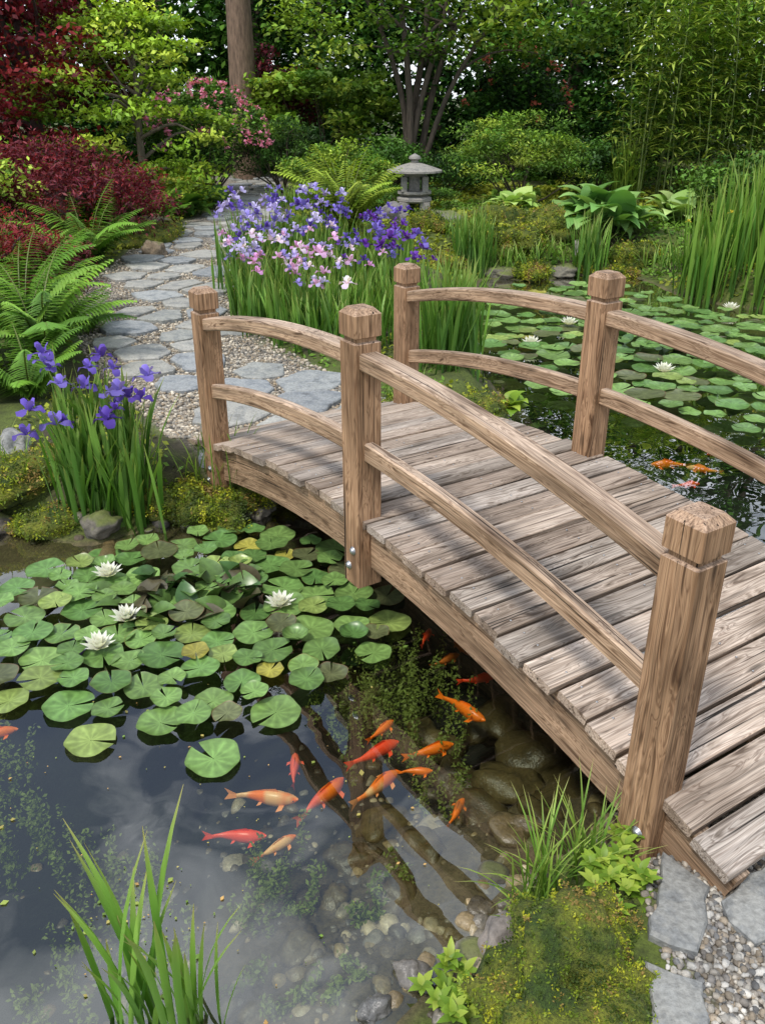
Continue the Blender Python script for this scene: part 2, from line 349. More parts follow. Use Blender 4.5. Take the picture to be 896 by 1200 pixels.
tree('pine_tree',(-2.83,19.2),(-2.85,19.3,12.5),.27,cl,(.5,.5,.3),90,.19,DRK+GRN,barkc=(.24,.16,.11),up=.2,asp=.25,start=.75,far=True,wob=.003)
def tiers(c,r,n,lv):
    out=[]
    for i in range(n):
        k=rng.integers(0,lv)/(lv-1); rr=math.sin(math.pi*(.16+.74*k))**.7
        a=rng.uniform(0,TAU); q=rng.random()**.5
        out.append((c[0]+math.cos(a)*r[0]*rr*q,c[1]+math.sin(a)*r[1]*rr*q,c[2]+(k-.5)*2*r[2]-.18*q+rng.normal()*.07))
    return np.array(out)
LIM2=[(a*1.25,b*1.2,c) for a,b,c in LIME]
tree('japanese_maple',(-3.75,14.7),(-3.8,14.7,2.9),.07,tiers((-3.85,14.6,2.1),(1.75,1.4,1.25),135,7),(.25,.25,.08),80,.095,LIM2,barkc=(.16,.13,.09),up=.5,nlimb=26,lr=.4)
tree('red_japanese_maple',(-5.6,15.5),(-6.0,15.6,4.2),.12,tiers((-6.1,15.0,3.2),(2.1,1.9,1.9),220,10),(.34,.32,.14),85,.11,RED,barkc=(.09,.05,.045),up=.4,nlimb=22,lr=.35)
tree('laceleaf_red_maple',(-4.3,12.2),(-4.3,12.2,1.1),.08,ell((-4.35,12.0,.85),(1.4,1.2,.85),125,.65),(.22,.22,.11),110,.075,BUR+RED,barkc=(.09,.05,.045),up=.3,asp=.3)
tree('laceleaf_red_maple',(-4.0,9.1),(-4.0,9.1,.8),.06,ell((-4.15,9.1,.55),(.95,.9,.5),75,.6),(.2,.2,.1),110,.065,RED+BUR,barkc=(.09,.05,.045),up=.3,asp=.3)
tree('japanese_maple',(-5.0,11.0),(-5.0,11.0,1.5),.05,tiers((-5.0,10.8,1.35),(.85,.8,.45),50,4),(.2,.2,.09),70,.075,LIME,up=.5)
# multi-stem tree behind lantern
mb=MB(); bz=H(.6,18)
cl=ell((1.2,18,5.4),(3.6,2.6,1.5),110,.3); cl=np.vstack([cl,np.column_stack([rng.uniform(-1.7,4.0,80),rng.uniform(16.8,19,80),rng.choice([3.0,3.35,3.7,4.0],80)+rng.normal(size=80)*.08])])
for i,(dx,dz_,dy,r) in enumerate([(-1.3,4.2,.2,.07),(-.5,4.8,-.2,.075),(.15,5.0,.3,.08),(.75,4.6,-.1,.07),(1.5,4.4,.2,.075),(2.1,4.0,-.3,.06)]):
    b=np.array([.6+.05*(i-3),18+.03*i,bz-.05]); P=limb(b,(.65+dx*.9,18+dy,dz_),9,.02,0); P[:,0]-=np.sin(np.linspace(0,math.pi,9))*dx*.22
    tube(mb,P,r*np.linspace(1.1,.45,9),(.13,.10,.075),7)
    for k in range(4):
        s=P[rng.integers(5,9)]; e=cl[np.argmin(np.linalg.norm(cl-(s+rng.normal(size=3)*1.0+[0,0,.5]),axis=1))]
        tube(mb,limb(s,e,6,.06,.05),r*np.linspace(.5,.12,6),(.13,.10,.075),5)
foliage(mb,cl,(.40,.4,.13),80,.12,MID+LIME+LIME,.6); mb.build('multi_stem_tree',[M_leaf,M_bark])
# ---------------- shrubs
def shrub(name,c,r,n,sig,nl,size,pal,up=.4,asp=.55,fl=None,fn=0,fs=.06):
    x,y=c; z=H(x,y); cl=ell((x,y,z+r[2]*.45),(r[0],r[1],r[2]*.55),n,.6); mb=MB()
    for e in cl[:10]: tube(mb,limb((x,y,z-.03),e,6,.05,.03),.018*np.linspace(1.2,.3,6),(.1,.08,.05),5)
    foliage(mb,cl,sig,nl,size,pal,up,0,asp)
    if fl:
        d=rng.normal(size=(fn,3)); d/=np.linalg.norm(d,axis=1)[:,None]; d[:,2]=np.abs(d[:,2])*.9; d[:,1]=-np.abs(d[:,1])*rng.choice([1,1,-1],fn)
        P=np.array([x,y,z+r[2]*.45])+d*np.array([r[0],r[1],r[2]*.55])*1.12
        P=(P[:,None]+rng.normal(size=(fn,9,3))*fs*.5).reshape(-1,3)
        leafcloud(mb,P,fs,fl,.3,.9,2)
    return mb.build(name,[M_leaf,M_bark,M_petal])
shrub('azalea_bush',(-3.15,16.6),(1.05,.8,1.9),80,(.18,.18,.12),90,.07,GRN+MID,fl=(.8,.28,.45),fn=120)
shrub('viburnum_bush',(-1.25,19.0),(1.45,1.0,2.5),100,(.22,.22,.10),60,.14,LIME+MID,up=.6)
shrub('burgundy_shrub',(-2.2,19.8),(.75,.6,2.6),50,(.2,.2,.12),80,.09,BUR)
shrub('mugo_pine',(-1.85,17.0),(.95,.7,1.25),60,(.16,.16,.1),110,.08,GRN+DRK,up=.1,asp=.2)
shrub('boxwood_shrub',(-.8,16.2),(.95,.8,.95),70,(.15,.15,.08),110,.06,MID+LIME)
shrub('boxwood_shrub',(.1,17.3),(.8,.7,.9),60,(.15,.15,.1),100,.065,GRN)
shrub('laceleaf_green_maple',(2.35,15.6),(1.15,.95,1.5),100,(.2,.2,.07),120,.07,MID+MID+LIME,up=.4,asp=.3)
shrub('rhododendron_bush',(2.7,19.3),(1.0,.8,2.5),70,(.2,.2,.14),90,.10,GRN+DRK,fl=(.55,.14,.1),fn=22,fs=.09)
shrub('creeping_juniper',(.25,14.9),(.95,.45,.32),60,(.13,.13,.06),110,.05,GRN+MID,up=.2,asp=.25)
shrub('low_shrub',(-.5,14.3),(.55,.4,.45),40,(.12,.12,.08),100,.05,GRN)
shrub('low_shrub',(3.9,16.6),(.9,.6,.9),50,(.15,.15,.1),100,.07,DRK+GRN)
shrub('low_shrub',(5.6,13.6),(1.2,.7,.9),70,(.16,.16,.1),100,.07,GRN+MID)
shrub('low_shrub',(-4.6,17.0),(1.0,.7,1.0),50,(.16,.16,.1),100,.07,GRN+DRK)
shrub('low_shrub',(1.2,17.0),(.7,.5,.7),50,(.16,.16,.1),90,.06,GRN+DRK)
shrub('low_shrub',(-4.2,13.4),(.6,.5,.5),40,(.14,.14,.1),90,.07,GRN+MID)
shrub('hydrangea_shrub',(-3.3,5.9),(.55,.45,.55),50,(.12,.12,.08),90,.06,MID+LIME)
# bamboo grove
mb=MB(); n=75; bxs=rng.uniform(4.3,9.8,n); bys=rng.uniform(15.0,18.2,n); hs=rng.uniform(2.6,5.0,n)
LP=[];LA=[];LC_=[]
for x,y,h in zip(bxs,bys,hs):
    z=H(x,y); lean=rng.normal(size=2)*.35; t=np.linspace(0,1,8)[:,None]
    P=np.array([x,y,z])+t*np.array([0,0,h])+t**2.2*np.array([lean[0],lean[1],-.15*h])
    tube(mb,P,.014*np.linspace(1,.4,8),(.16,.22,.05),5)
    k=rng.integers(70,120); q=rng.uniform(.12,1,k)**.8
    b=np.stack([np.interp(q,t[:,0],P[:,j]) for j in range(3)],1)+rng.normal(size=(k,3))*[.25,.25,.1]
    LP.append(np.repeat(b,3,0)); LA.append(rng.uniform(0,TAU,k*3)); LC_.append(np.full(k*3,rng.uniform(.55,1.3))*(.55+.5*np.repeat(q,3)))
LP=np.vstack(LP);LA=np.concatenate(LA);k=len(LP)
pc=np.array([(.24,.34,.045),(.15,.26,.03),(.34,.42,.08),(.09,.18,.02)])[rng.integers(0,4,k)]*np.concatenate(LC_)[:,None]
blades(mb,LP,LA,rng.uniform(1.2,1.8,k),rng.uniform(.2,.8,k),rng.uniform(.18,.30,k),.045,pc,2,'leaf',m=0); mb.build('bamboo_grove',[M_leaf,M_bark])
# ---------------- ground cover (low leaves)
n=100000; x=rng.uniform(-8,9,n); y=rng.uniform(3.6,21,n); s=sdp(x,y); p,_=segdist(x,y,PATH,False)
k=(s>.05)&(p>.74+.15*rng.random(n))&((fbm(x*1.3,y*1.3,12)>.33)|((x>1)&(y>11)&(y<14))); x,y=x[k],y[k]
mb=MB(); cpal=np.array([(.05,.12,.015),(.10,.19,.025),(.19,.22,.025),(.05,.10,.012)])[(fbm(x*.9,y*.9,14)*3.99).astype(int)]
leafcloud(mb,np.stack([x,y,height(x,y)+rng.random(len(x))*(.03+.003*y)],1),.025+.004*y,cpal,.7,.6); mb.build('ground_cover_plants',[M_leaf])

# ---------------- ferns
def fern(name,x,y,R,nf,pal,lift=.5,z=None):
    z=H(x,y) if z is None else z; mb=MB(); az=np.arange(nf)/nf*TAU*2.618+rng.normal(size=nf)*.15
    L=R*rng.uniform(.8,1.2,nf); lean=rng.uniform(.15,.75,nf)*lift/.5; bend=rng.uniform(.7,1.35,nf)
    segs=14; P=np.tile((x,y,z),(nf,1))+rng.normal(size=(nf,3))*[.03,.03,0]
    C=blades(mb,P,az,lean,bend,L,.012,(.12,.15,.04),segs,'grass',.2)
    bp=[];ba=[];bl=[];bw=[];bc=[];ln=[]
    for i in range(nf):
        cc=np.asarray(pal[rng.integers(len(pal))])*rng.uniform(.7,1.2)
        tt=np.linspace(.12,.99,28)
        pts=np.stack([np.interp(tt,np.linspace(0,1,segs+1),C[i,:,j]) for j in range(3)],1)
        ll=L[i]*.27*np.sin(np.pi*np.clip(tt*.8+.16,0,1))**.8*(1.05-tt*.55)
        for sg in (-1,1):
            bp.append(pts); ba.append(az[i]+sg*(1.25-.35*tt)); bl.append(ll+.01); bw.append(np.full(28,L[i]*.05)); bc.append(np.tile(cc,(28,1))*(.8+.35*tt[:,None]))
            ln.append(1.45+.25*tt+rng.normal(size=28)*.06)
    blades(mb,np.vstack(bp),np.concatenate(ba),np.concatenate(ln),.35,np.concatenate(bl),np.concatenate(bw),np.vstack(bc),3,'fern',.1,g0=.9,g1=1.1)
    return mb.build(name,[M_blade])
FG=[(.13,.27,.03),(.18,.33,.04),(.09,.20,.025)]; FY=[(.28,.38,.045),(.22,.32,.035),(.32,.40,.06)]
fern('fern',-2.75,6.75,.95,26,FG); fern('fern',-3.3,7.9,1.0,20,FG); fern('fern',-3.55,10.6,.95,20,FG); fern('fern',-2.5,5.8,.6,16,FG)
fern('fern',-.5,12.0,1.2,32,FY,.28); fern('fern',-3.8,9.6,.8,14,FG); fern('fern',-2.65,7.6,.45,12,FG)
fern('fern',-3.35,13.2,.7,16,FG); fern('fern',-3.3,6.3,.8,16,FG)
# ---------------- iris
def iris(name,pts,hgt,flow,fcols,dens=9,w=.02,fs=.075,lc=((.09,.21,.028),(.14,.28,.045),(.06,.15,.022)),spread=.05,ld=.22,fh=(.85,1.2)):
    mb=MB(); pts=np.asarray(pts,float); n=len(pts)*dens
    b=np.repeat(pts,dens,0)+rng.normal(size=(n,2))*spread
    P=np.column_stack([b,np.maximum(height(b[:,0],b[:,1]),-.15)-.02])
    cols=np.array(lc)[rng.integers(0,3,n)]*rng.uniform(.8,1.2,(n,1))
    hh=hgt*rng.uniform(.55,1.05,n)
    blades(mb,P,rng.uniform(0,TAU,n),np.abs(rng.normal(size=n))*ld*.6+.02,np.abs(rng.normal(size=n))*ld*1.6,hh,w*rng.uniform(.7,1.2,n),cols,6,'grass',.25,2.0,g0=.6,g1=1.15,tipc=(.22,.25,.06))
    k=flow
    if k:
        f=pts[rng.integers(0,len(pts),k)]+rng.normal(size=(k,2))*.06
        z0=np.maximum(height(f[:,0],f[:,1]),0); P=np.column_stack([f,z0]); az=rng.uniform(0,TAU,k)
        C=blades(mb,P,az,.04,rng.uniform(.02,.35,k),hgt*rng.uniform(*fh,k),.009,(.10,.2,.04),5,'grass',.5)
        T=C[:,-1]; fc=np.array(fcols)[rng.integers(0,len(fcols),k)]*rng.uniform(.85,1.15,(k,1)); T6=np.repeat(T,3,0); F3=np.repeat(fc,3,0); sz=np.repeat(fs*rng.uniform(.6,1.1,k),3)
        a3=(az[:,None]+np.arange(3)*TAU/3+rng.normal(size=(k,3))*.2).ravel()
        blades(mb,T6,a3,.8+rng.normal(size=3*k)*.15,1.8,sz*1.15,sz*.8,F3*.85,5,'petal',.15,1.0,m=1,g0=1.1,g1=.9,wave=.3)
        blades(mb,T6,a3+1.05,.15,.6,sz*.95,sz*.6,F3*1.15,4,'petal',-.3,1.0,m=1,g0=.9,g1=1.1,wave=.3)
        blades(mb,T6,a3,1.2,.2,sz*.4,sz*.2,(.7,.5,.08),2,'petal',.1,1.0,m=1)
    return mb.build(name,[M_blade,M_petal])
BLU=[(.15,.10,.48),(.22,.17,.60),(.11,.06,.40)]; 
LAV=[(.45,.38,.75),(.55,.5,.85),(.30,.25,.65)]; PNK=[(.62,.30,.62),(.7,.42,.7),(.8,.65,.85)]; PUR=[(.12,.03,.34),(.17,.06,.45)]
def inpoly(x,y,P):
    r=False
    for i in range(len(P)):
        a=P[i];b=P[i-1]
        if (a[1]>y)!=(b[1]>y) and x<(b[0]-a[0])*(y-a[1])/(b[1]-a[1])+a[0]: r=not r
    return r
def fill(P,n):
    P=np.asarray(P); o=[]
    while len(o)<n:
        x=rng.uniform(P[:,0].min(),P[:,0].max());y=rng.uniform(P[:,1].min(),P[:,1].max())
        if inpoly(x,y,P): o.append((x,y))
    return o
iris('blue_iris_clump',fill([(-1.85,4.3),(-1.5,4.15),(-1.3,4.3),(-1.4,4.6),(-1.8,4.6)],18),.70,22,BLU,11,.026,.078,spread=.05,ld=.26,fh=(.8,1.1))
iris('lavender_iris_bed',fill([(-1.75,9.2),(-1.2,8.9),(-.4,9.8),(-.4,10.8),(-1.9,10.8)],75),.68,85,LAV+BLU,8,.03,.085,fh=(.8,1.3))
iris('pink_iris_bed',fill([(-1.15,7.3),(-.55,7.0),(-.1,8.2),(-.6,9.3),(-1.5,8.6)],75),.62,75,PNK+LAV,9,.026,.075,fh=(.8,1.25))
iris('purple_iris_bed',fill([(-.35,8.3),(.35,8.3),(.4,10.4),(-.3,10.4)],55),.60,60,PUR+BLU,8,.028,.08,fh=(.8,1.2))
iris('iris_foliage',fill([(-.85,6.9),(-.2,6.75),(.35,7.6),(.2,8.4),(-.5,7.8)],40),.55,7,PNK,8,.024)
iris('iris_foliage',fill([(.3,6.5),(.75,6.4),(.8,7.3),(.4,7.4)],26),.9,0,BLU,9,.026)
iris('iris_foliage',fill([(.95,11.3),(1.5,11.7),(1.4,12.1),(1.0,12)],18),.85,0,BLU,9,.026)
iris('iris_foliage',fill([(2.6,11.7),(2.95,11.7),(2.9,12.1),(2.6,12.1)],12),.85,0,BLU,9,.026)
iris('yellow_flag_iris',fill([(3.35,10.3),(4.3,9.7),(6.3,9.4),(6.6,10.6),(4.0,11.0)],130),1.3,16,[(.6,.5,.06),(.65,.55,.12)],8,.034,.05,lc=((.12,.25,.03),(.17,.31,.045),(.07,.18,.022)),spread=.07,ld=.14,fh=(.65,.95))
iris('ornamental_grass',fill([(4.1,16.2),(4.6,16.2),(4.6,16.6),(4.1,16.6)],16),1.1,0,BLU,10,.03,lc=((.2,.32,.04),(.26,.38,.06),(.14,.25,.03)),ld=.3)
iris('ornamental_grass',fill([(-2.0,14.5),(-1.2,14.5),(-1.2,15.4),(-2,15.4)],22),.45,0,BLU,10,.02,lc=((.12,.24,.03),(.18,.30,.05),(.1,.2,.03)),ld=.4)
# ---------------- hosta
def hosta(name,x,y,R,n,pal,lw=.62,z=None):
    z=H(x,y) if z is None else z; mb=MB(); az=np.arange(n)*2.399+rng.normal(size=n)*.2; q=np.linspace(0,1,n)
    P=np.tile((x,y,z),(n,1))+rng.normal(size=(n,3))*[.16*R,.16*R,0]; L=R*(.9-.1*q)*rng.uniform(.65,1.1,n)
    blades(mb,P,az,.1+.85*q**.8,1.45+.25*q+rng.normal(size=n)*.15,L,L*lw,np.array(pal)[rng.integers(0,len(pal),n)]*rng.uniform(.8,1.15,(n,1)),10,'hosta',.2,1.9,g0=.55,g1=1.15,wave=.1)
    return mb.build(name,[M_blade])
HG=[(.15,.29,.07),(.20,.34,.10),(.11,.24,.055)]
hosta('hosta_plant',3.2,13.0,.98,110,HG,.52); hosta('hosta_plant',2.05,14.0,.6,46,[(.34,.45,.14),(.25,.39,.09)]); hosta('hosta_plant',4.45,13.6,.7,46,[(.34,.45,.16),(.23,.37,.09)])
hosta('hosta_plant',-3.1,14.2,.6,40,GRN+MID); hosta('hosta_plant',-2.8,15.2,.5,30,GRN+MID); hosta('hosta_plant',.95,6.0,.22,16,LIME,z=.1)
def rosette(name,x,y,R,n,z=None):
    mb=MB(); z=H(x,y) if z is None else z
    for k in range(n):
        a=rng.uniform(0,TAU); r=R*rng.random()**.5; px,py=x+math.cos(a)*r,y+math.sin(a)*r; zz=z+rng.uniform(.0,.07)
        m=7; blades(mb,np.tile((px,py,zz),(m,1)),np.arange(m)*.9+rng.random(),rng.uniform(.7,1.2,m),.6,rng.uniform(.03,.055,m),.022,np.array(LIME)[rng.integers(0,4,m)]*.9,4,'leaf',.2)
    return mb.build(name,[M_blade])
rosette('lime_leaf_plant',.66,1.70,.085,20); rosette('lime_leaf_plant',.60,1.62,.05,8); rosette('lime_leaf_plant',.17,1.50,.08,12,.01); rosette('lime_leaf_plant',.72,1.85,.04,6,.18)
rosette('lime_leaf_plant',.28,1.38,.1,16,.05); rosette('lime_leaf_plant',.46,1.43,.14,7,.15)
def grass(name,x,y,n,L,w,spr,lean,bend,pal,z=None,sy=None):
    mb=MB(); P=np.column_stack([x+rng.normal(size=n)*spr,y+rng.normal(size=n)*(sy or spr),np.full(n,(H(x,y) if z is None else z)-.01)])
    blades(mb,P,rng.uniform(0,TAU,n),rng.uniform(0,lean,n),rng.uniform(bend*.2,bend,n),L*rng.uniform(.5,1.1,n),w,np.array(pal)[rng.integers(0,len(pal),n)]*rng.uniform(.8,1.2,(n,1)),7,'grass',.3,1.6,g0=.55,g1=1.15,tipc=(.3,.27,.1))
    return mb.build(name,[M_blade])
G1=[(.12,.25,.03),(.2,.32,.05),(.09,.19,.02)]
grass('grass_tuft',.46,1.76,65,.36,.006,.03,.7,.9,G1); grass('grass_tuft',.60,1.84,55,.36,.006,.03,.6,.8,G1); grass('grass_tuft',.42,1.68,25,.2,.006,.03,.9,.9,G1)
grass('grass_tuft',-.98,4.62,60,.4,.008,.08,.6,.8,G1); grass('grass_tuft',-2.3,4.6,70,.35,.008,.12,.7,.9,G1); grass('grass_tuft',.1,5.7,70,.3,.008,.1,.7,.9,G1)
for gx_,gy_ in ((1.7,12.0),(2.2,12.2),(3.1,12.3),(1.1,12.6),(3.9,11.7)): grass('grass_tuft',gx_,gy_,110,.35,.016,.22,.7,.8,G1)
grass('pond_reeds',-.62,1.42,22,.74,.020,.05,.2,.45,[(.14,.3,.04),(.2,.38,.06),(.10,.24,.03)],-.1,.03)
grass('pond_reeds',-.50,1.46,16,.62,.017,.04,.22,.5,[(.14,.3,.04),(.2,.38,.06)],-.1,.03)

# ---------------- rocks, moss
def rock(name,pos,sc,col,mt,seed=0,amp=.28,sub=4):
    bm=bmesh.new(); bmesh.ops.create_icosphere(bm,subdivisions=sub,radius=1)
    mb=MB(); V=np.array([v.co[:] for v in bm.verts]); Fc=np.array([[v.index for v in f.verts] for f in bm.faces]); bm.free()
    o=[]
    for v in V:
        p=Vector(v); d=1+amp*mnoise.noise(p*1.3+Vector((seed*3.1,seed,0)))*1.6+amp*.35*mnoise.noise(p*4+Vector((seed,0,seed)))
        o.append(v*d)
    o=np.array(o)*np.asarray(sc); a=seed*1.3; R=np.array([[math.cos(a),-math.sin(a),0],[math.sin(a),math.cos(a),0],[0,0,1]]); o=o@R.T
    mb.add(o+np.asarray(pos),Fc,col); return mb.build(name,[mt]),o+np.asarray(pos)
def moss(name,x,y,sc,seed,z=None,n=2500,size=.014,amp=.3):
    z=H(x,y) if z is None else z
    ob,V=rock(name,(x,y,z),sc,(.1,.1,.02),M_moss,seed,amp,4)
    V=V[V[:,2]>z-.02]; mb=MB(); P=V[rng.integers(0,len(V),n)]+rng.normal(size=(n,3))*size*.8
    q=np.clip((fbm(P[:,0]*14*(.014/size)**.5,P[:,1]*14*(.014/size)**.5,seed)-.5)*2.4+.48,0,.999)
    cp=np.array([(.035,.055,.01),(.08,.12,.012),(.15,.19,.015),(.26,.27,.02),(.17,.12,.035)])[(q*5).astype(int)]
    leafcloud(mb,P,size,cp,.3,.5); t=mb.build('tufts',[M_leaf]); t.parent=ob
moss('moss_mound',.47,1.43,(.17,.15,.13),1,n=13000,size=.009,amp=.7); moss('moss_mound',.57,1.57,(.10,.09,.09),5,n=5000,size=.009,amp=.6); moss('moss_mound',.36,1.30,(.12,.1,.08),7,n=5000,size=.009,amp=.6); moss('moss_mound',.52,1.27,(.09,.09,.06),8,n=4000,size=.009,amp=.5)
for i,(x,y,a,b,h,n,s) in enumerate([(-1.08,4.48,.34,.18,.15,8000,.02),(-2.05,4.55,.4,.22,.12,5000,.02),(-.8,4.62,.18,.12,.11,3000,.02),(-1.85,4.28,.24,.13,.08,3000,.018),(-2.5,4.5,.3,.15,.1,3000,.02),(-1.35,4.42,.18,.1,.09,2500,.018),(-.55,4.85,.15,.12,.07,2000,.018),(-3.1,4.6,.4,.2,.1,3000,.02),(.1,5.5,.25,.15,.1,2500,.02)]):
    moss('moss_mound',x,y,(a,b,h),2+i,n=n,size=s)
for i,(x,y,a,b,h) in enumerate([(1.95,12.4,.45,.3,.22),(2.4,13.0,.5,.3,.25),(3.5,12.2,.42,.25,.22),(.65,12.9,.4,.3,.2),(1.5,12.6,.3,.2,.12),(-3.4,12.2,.7,.5,.2),(.7,11.6,.35,.3,.12),(5.2,12.1,.6,.3,.2),(.65,5.95,.3,.25,.08),(1.8,13.4,.6,.4,.2),(2.0,11.75,.35,.2,.1),(3.0,11.95,.4,.2,.12)]):
    moss('moss_mound',x,y,(a,b,h),20+i,n=3500,size=.035 if y>8 else .02)
for i,(x,y,s,h,cl,mt) in enumerate([(.34,1.62,.085,.085,(.24,.21,.19),M_stone),(.09,1.56,.055,.04,(.14,.13,.12),M_wet),(-.02,1.47,.05,.035,(.12,.12,.12),M_wet),(-2.2,4.75,.14,.12,(.3,.3,.29),M_stone),(-2.35,4.5,.12,.1,(.26,.25,.24),M_stone),
  (.14,13.7,.27,.2,(.2,.19,.19),M_stone),(.85,13.3,.33,.14,(.2,.19,.18),M_mstone),(2.9,12.5,.25,.16,(.25,.24,.22),M_mstone),(-3.25,12.6,.35,.22,(.2,.17,.13),M_mstone),(-.62,12.9,.2,.15,(.2,.19,.18),M_stone),(1.05,5.75,.13,.09,(.2,.19,.17),M_mstone),(-2.9,11.2,.16,.14,(.22,.17,.12),M_mstone),(-1.55,4.22,.12,.07,(.12,.11,.09),M_mstone),(-.75,4.5,.1,.06,(.12,.11,.09),M_mstone),(-2.2,4.3,.15,.07,(.14,.12,.1),M_mstone),(-1.0,4.36,.13,.05,(.12,.1,.07),M_mstone),(1.6,11.75,.24,.08,(.14,.13,.10),M_mstone),(2.45,11.9,.26,.08,(.15,.14,.11),M_mstone)]):
    rock('rock',(x,y,H(x,y)+h*.25),(s,s*.75,h),cl,mt,i+1)
for i,(x,y,s) in enumerate([(.50,2.55,.15),(.66,2.38,.12),(.36,2.30,.11),(.62,2.72,.16),(.30,2.62,.10),(.44,2.12,.09),(.85,2.75,.17),(.15,2.1,.08),(-1.9,3.9,.22),(-1.5,4.0,.16),(-2.0,3.4,.18),(.48,2.95,.14),(.2,2.85,.12),(.05,1.9,.07),(.55,2.2,.08),(-.1,2.15,.09),(-.25,1.75,.07),(-.35,1.5,.06),(.0,2.35,.1),(-.15,1.95,.06)]):
    rock('submerged_rock',(x,y,max(H(x,y),-.28)+.01),(s,s*.8,s*.5),np.array((.105,.08,.035))*rng.uniform(.7,1.3),M_wet,i+31,.42,3)
bm=bmesh.new(); bmesh.ops.create_icosphere(bm,subdivisions=2,radius=1); IV=np.array([v.co[:] for v in bm.verts]); IF=np.array([[v.index for v in f.verts] for f in bm.faces]); bm.free()
bm=bmesh.new(); bmesh.ops.create_icosphere(bm,subdivisions=1,radius=1); JV=np.array([v.co[:] for v in bm.verts]); JF=np.array([[v.index for v in f.verts] for f in bm.faces]); bm.free()
def pebbles(name,x,y,r,pal,mt,lo=False,zo=.2,flat=.6):
    T,Fc=(JV,JF) if lo else (IV,IF); n=len(x); a=rng.uniform(0,TAU,n)
    sc=np.stack([np.ones(n),rng.uniform(.6,.95,n),rng.uniform(flat*.7,flat*1.2,n)],1)*r[:,None]
    V=T[None]*sc[:,None]; V=V+.12*r[:,None,None]*np.sin(T[None]*3+a[:,None,None])
    X=V[...,0]*np.cos(a)[:,None]-V[...,1]*np.sin(a)[:,None]+x[:,None]; Y=V[...,0]*np.sin(a)[:,None]+V[...,1]*np.cos(a)[:,None]+y[:,None]
    Zz=V[...,2]+(height(x,y)+r*zo)[:,None]; V=np.stack([X,Y,Zz],-1).reshape(-1,3)
    Fa=(Fc[None]+(np.arange(n)*len(T))[:,None,None]).reshape(-1,3); c=np.array(pal)[rng.integers(0,len(pal),n)]*rng.uniform(.6,1.2,(n,1))
    mb=MB(); mb.add(V,Fa,np.repeat(c,len(T),0)); return mb.build(name,[mt])
SP=[(.30,.23,.13),(.18,.14,.08),(.44,.37,.25),(.13,.11,.08),(.20,.18,.15),(.10,.08,.045),(.16,.12,.06)]
n=3600; x=rng.uniform(-1.6,.9,n); y=rng.uniform(.9,3.1,n); s=sdp(x,y); k=(s<.06)&(rng.random(n)<np.clip(1.2-(y-1.2)*.75,.10,1)*np.clip(1.15+x*.9,.08,1)*(.35+1.1*(fbm(x*3,y*3,6)>.45))); x,y=x[k],y[k]
pebbles('pond_pebbles',x,y,.009+.038*rng.random(len(x))**2.8,SP,M_wet,zo=.0)
GP=[(.34,.31,.27),(.24,.22,.2),(.45,.42,.37),(.3,.25,.19),(.18,.18,.18),(.52,.5,.46)]
n=9000; x=rng.uniform(.62,1.6,n); y=rng.uniform(.9,1.95,n); p,_=segdist(x,y,PATH2,False); k=(p<.78); x,y=x[k],y[k]
pebbles('gravel',x,y,rng.uniform(.005,.014,len(x)),GP,M_stone,True,.4,.75)
n=42000; x=rng.uniform(-3.6,.6,n); y=5+rng.random(n)**1.5*7; p,_=segdist(x,y,PATH,False); k=(p<.76)&(sdp(x,y)>.1); x,y=x[k],y[k]
pebbles('gravel',x,y,rng.uniform(.010,.018,len(x)),[(a*1.12,b*1.06,c*.96) for a,b,c in GP],M_stone,True,.3,.7)
# shoreline stones
idx=rng.uniform(0,len(PS),150); i0=idx.astype(int); f=(idx-i0)[:,None]; p=PS[i0]*(1-f)+PS[(i0+1)%len(PS)]*f+rng.normal(size=(150,2))*.09
pebbles('shore_stones',p[:,0],p[:,1],.02+.06*rng.random(150)**2,[(.14,.13,.11),(.2,.18,.15),(.10,.09,.07),(.16,.12,.08)],M_mstone,False,-.1)
# ---------------- flagstones
def clip(poly,nx_,ny_,d):
    o=[]
    for i in range(len(poly)):
        a=poly[i];b=poly[(i+1)%len(poly)]; da=a[0]*nx_+a[1]*ny_-d; db=b[0]*nx_+b[1]*ny_-d
        if da<=0: o.append(a)
        if (da<0<db) or (db<0<da): t=da/(da-db); o.append((a[0]+(b[0]-a[0])*t,a[1]+(b[1]-a[1])*t))
    return o
def slab(mb,poly,z,th,col,jit=.012):
    P=[]
    for i in range(len(poly)):
        a=np.array(poly[i]);b=np.array(poly[(i+1)%len(poly)]); m=max(1,int(np.linalg.norm(b-a)/.05))
        for k in range(m): P.append(a+(b-a)*k/m+(rng.normal(size=2)*jit*.5 if k else 0))
    P=np.array(P); c=P.mean(0); m=len(P); zz=z+rng.normal()*.004; tl=rng.normal(size=2)*.012
    def ring(s,dz): q=c+(P-c)*s; return np.column_stack([q,zz+dz+(q-c)@tl])
    r=np.linalg.norm(P-c,axis=1).mean(); V=np.vstack([ring(1,-th),ring(1.0,-.008),ring(1-.008/r,0),ring(.5,.002),np.array([[*c,zz+.002]])])
    I=np.arange(m);J=(I+1)%m; fs=[np.stack([I+k*m,J+k*m,J+(k+1)*m,I+(k+1)*m],1) for k in range(3)]+[np.stack([I+3*m,J+3*m,np.full(m,4*m)],1)]
    cv=np.tile(col,(len(V),1)); mb.add(V,fs,cv)
FC=[(.34,.36,.37),(.28,.30,.32),(.39,.39,.37),(.35,.35,.33),(.30,.31,.30)]
seeds=[]; row=0
dd=np.linalg.norm(np.diff(PATH,axis=0),axis=1); cum=np.concatenate([[0],np.cumsum(dd)]); Lp=cum[-1]; s=.1
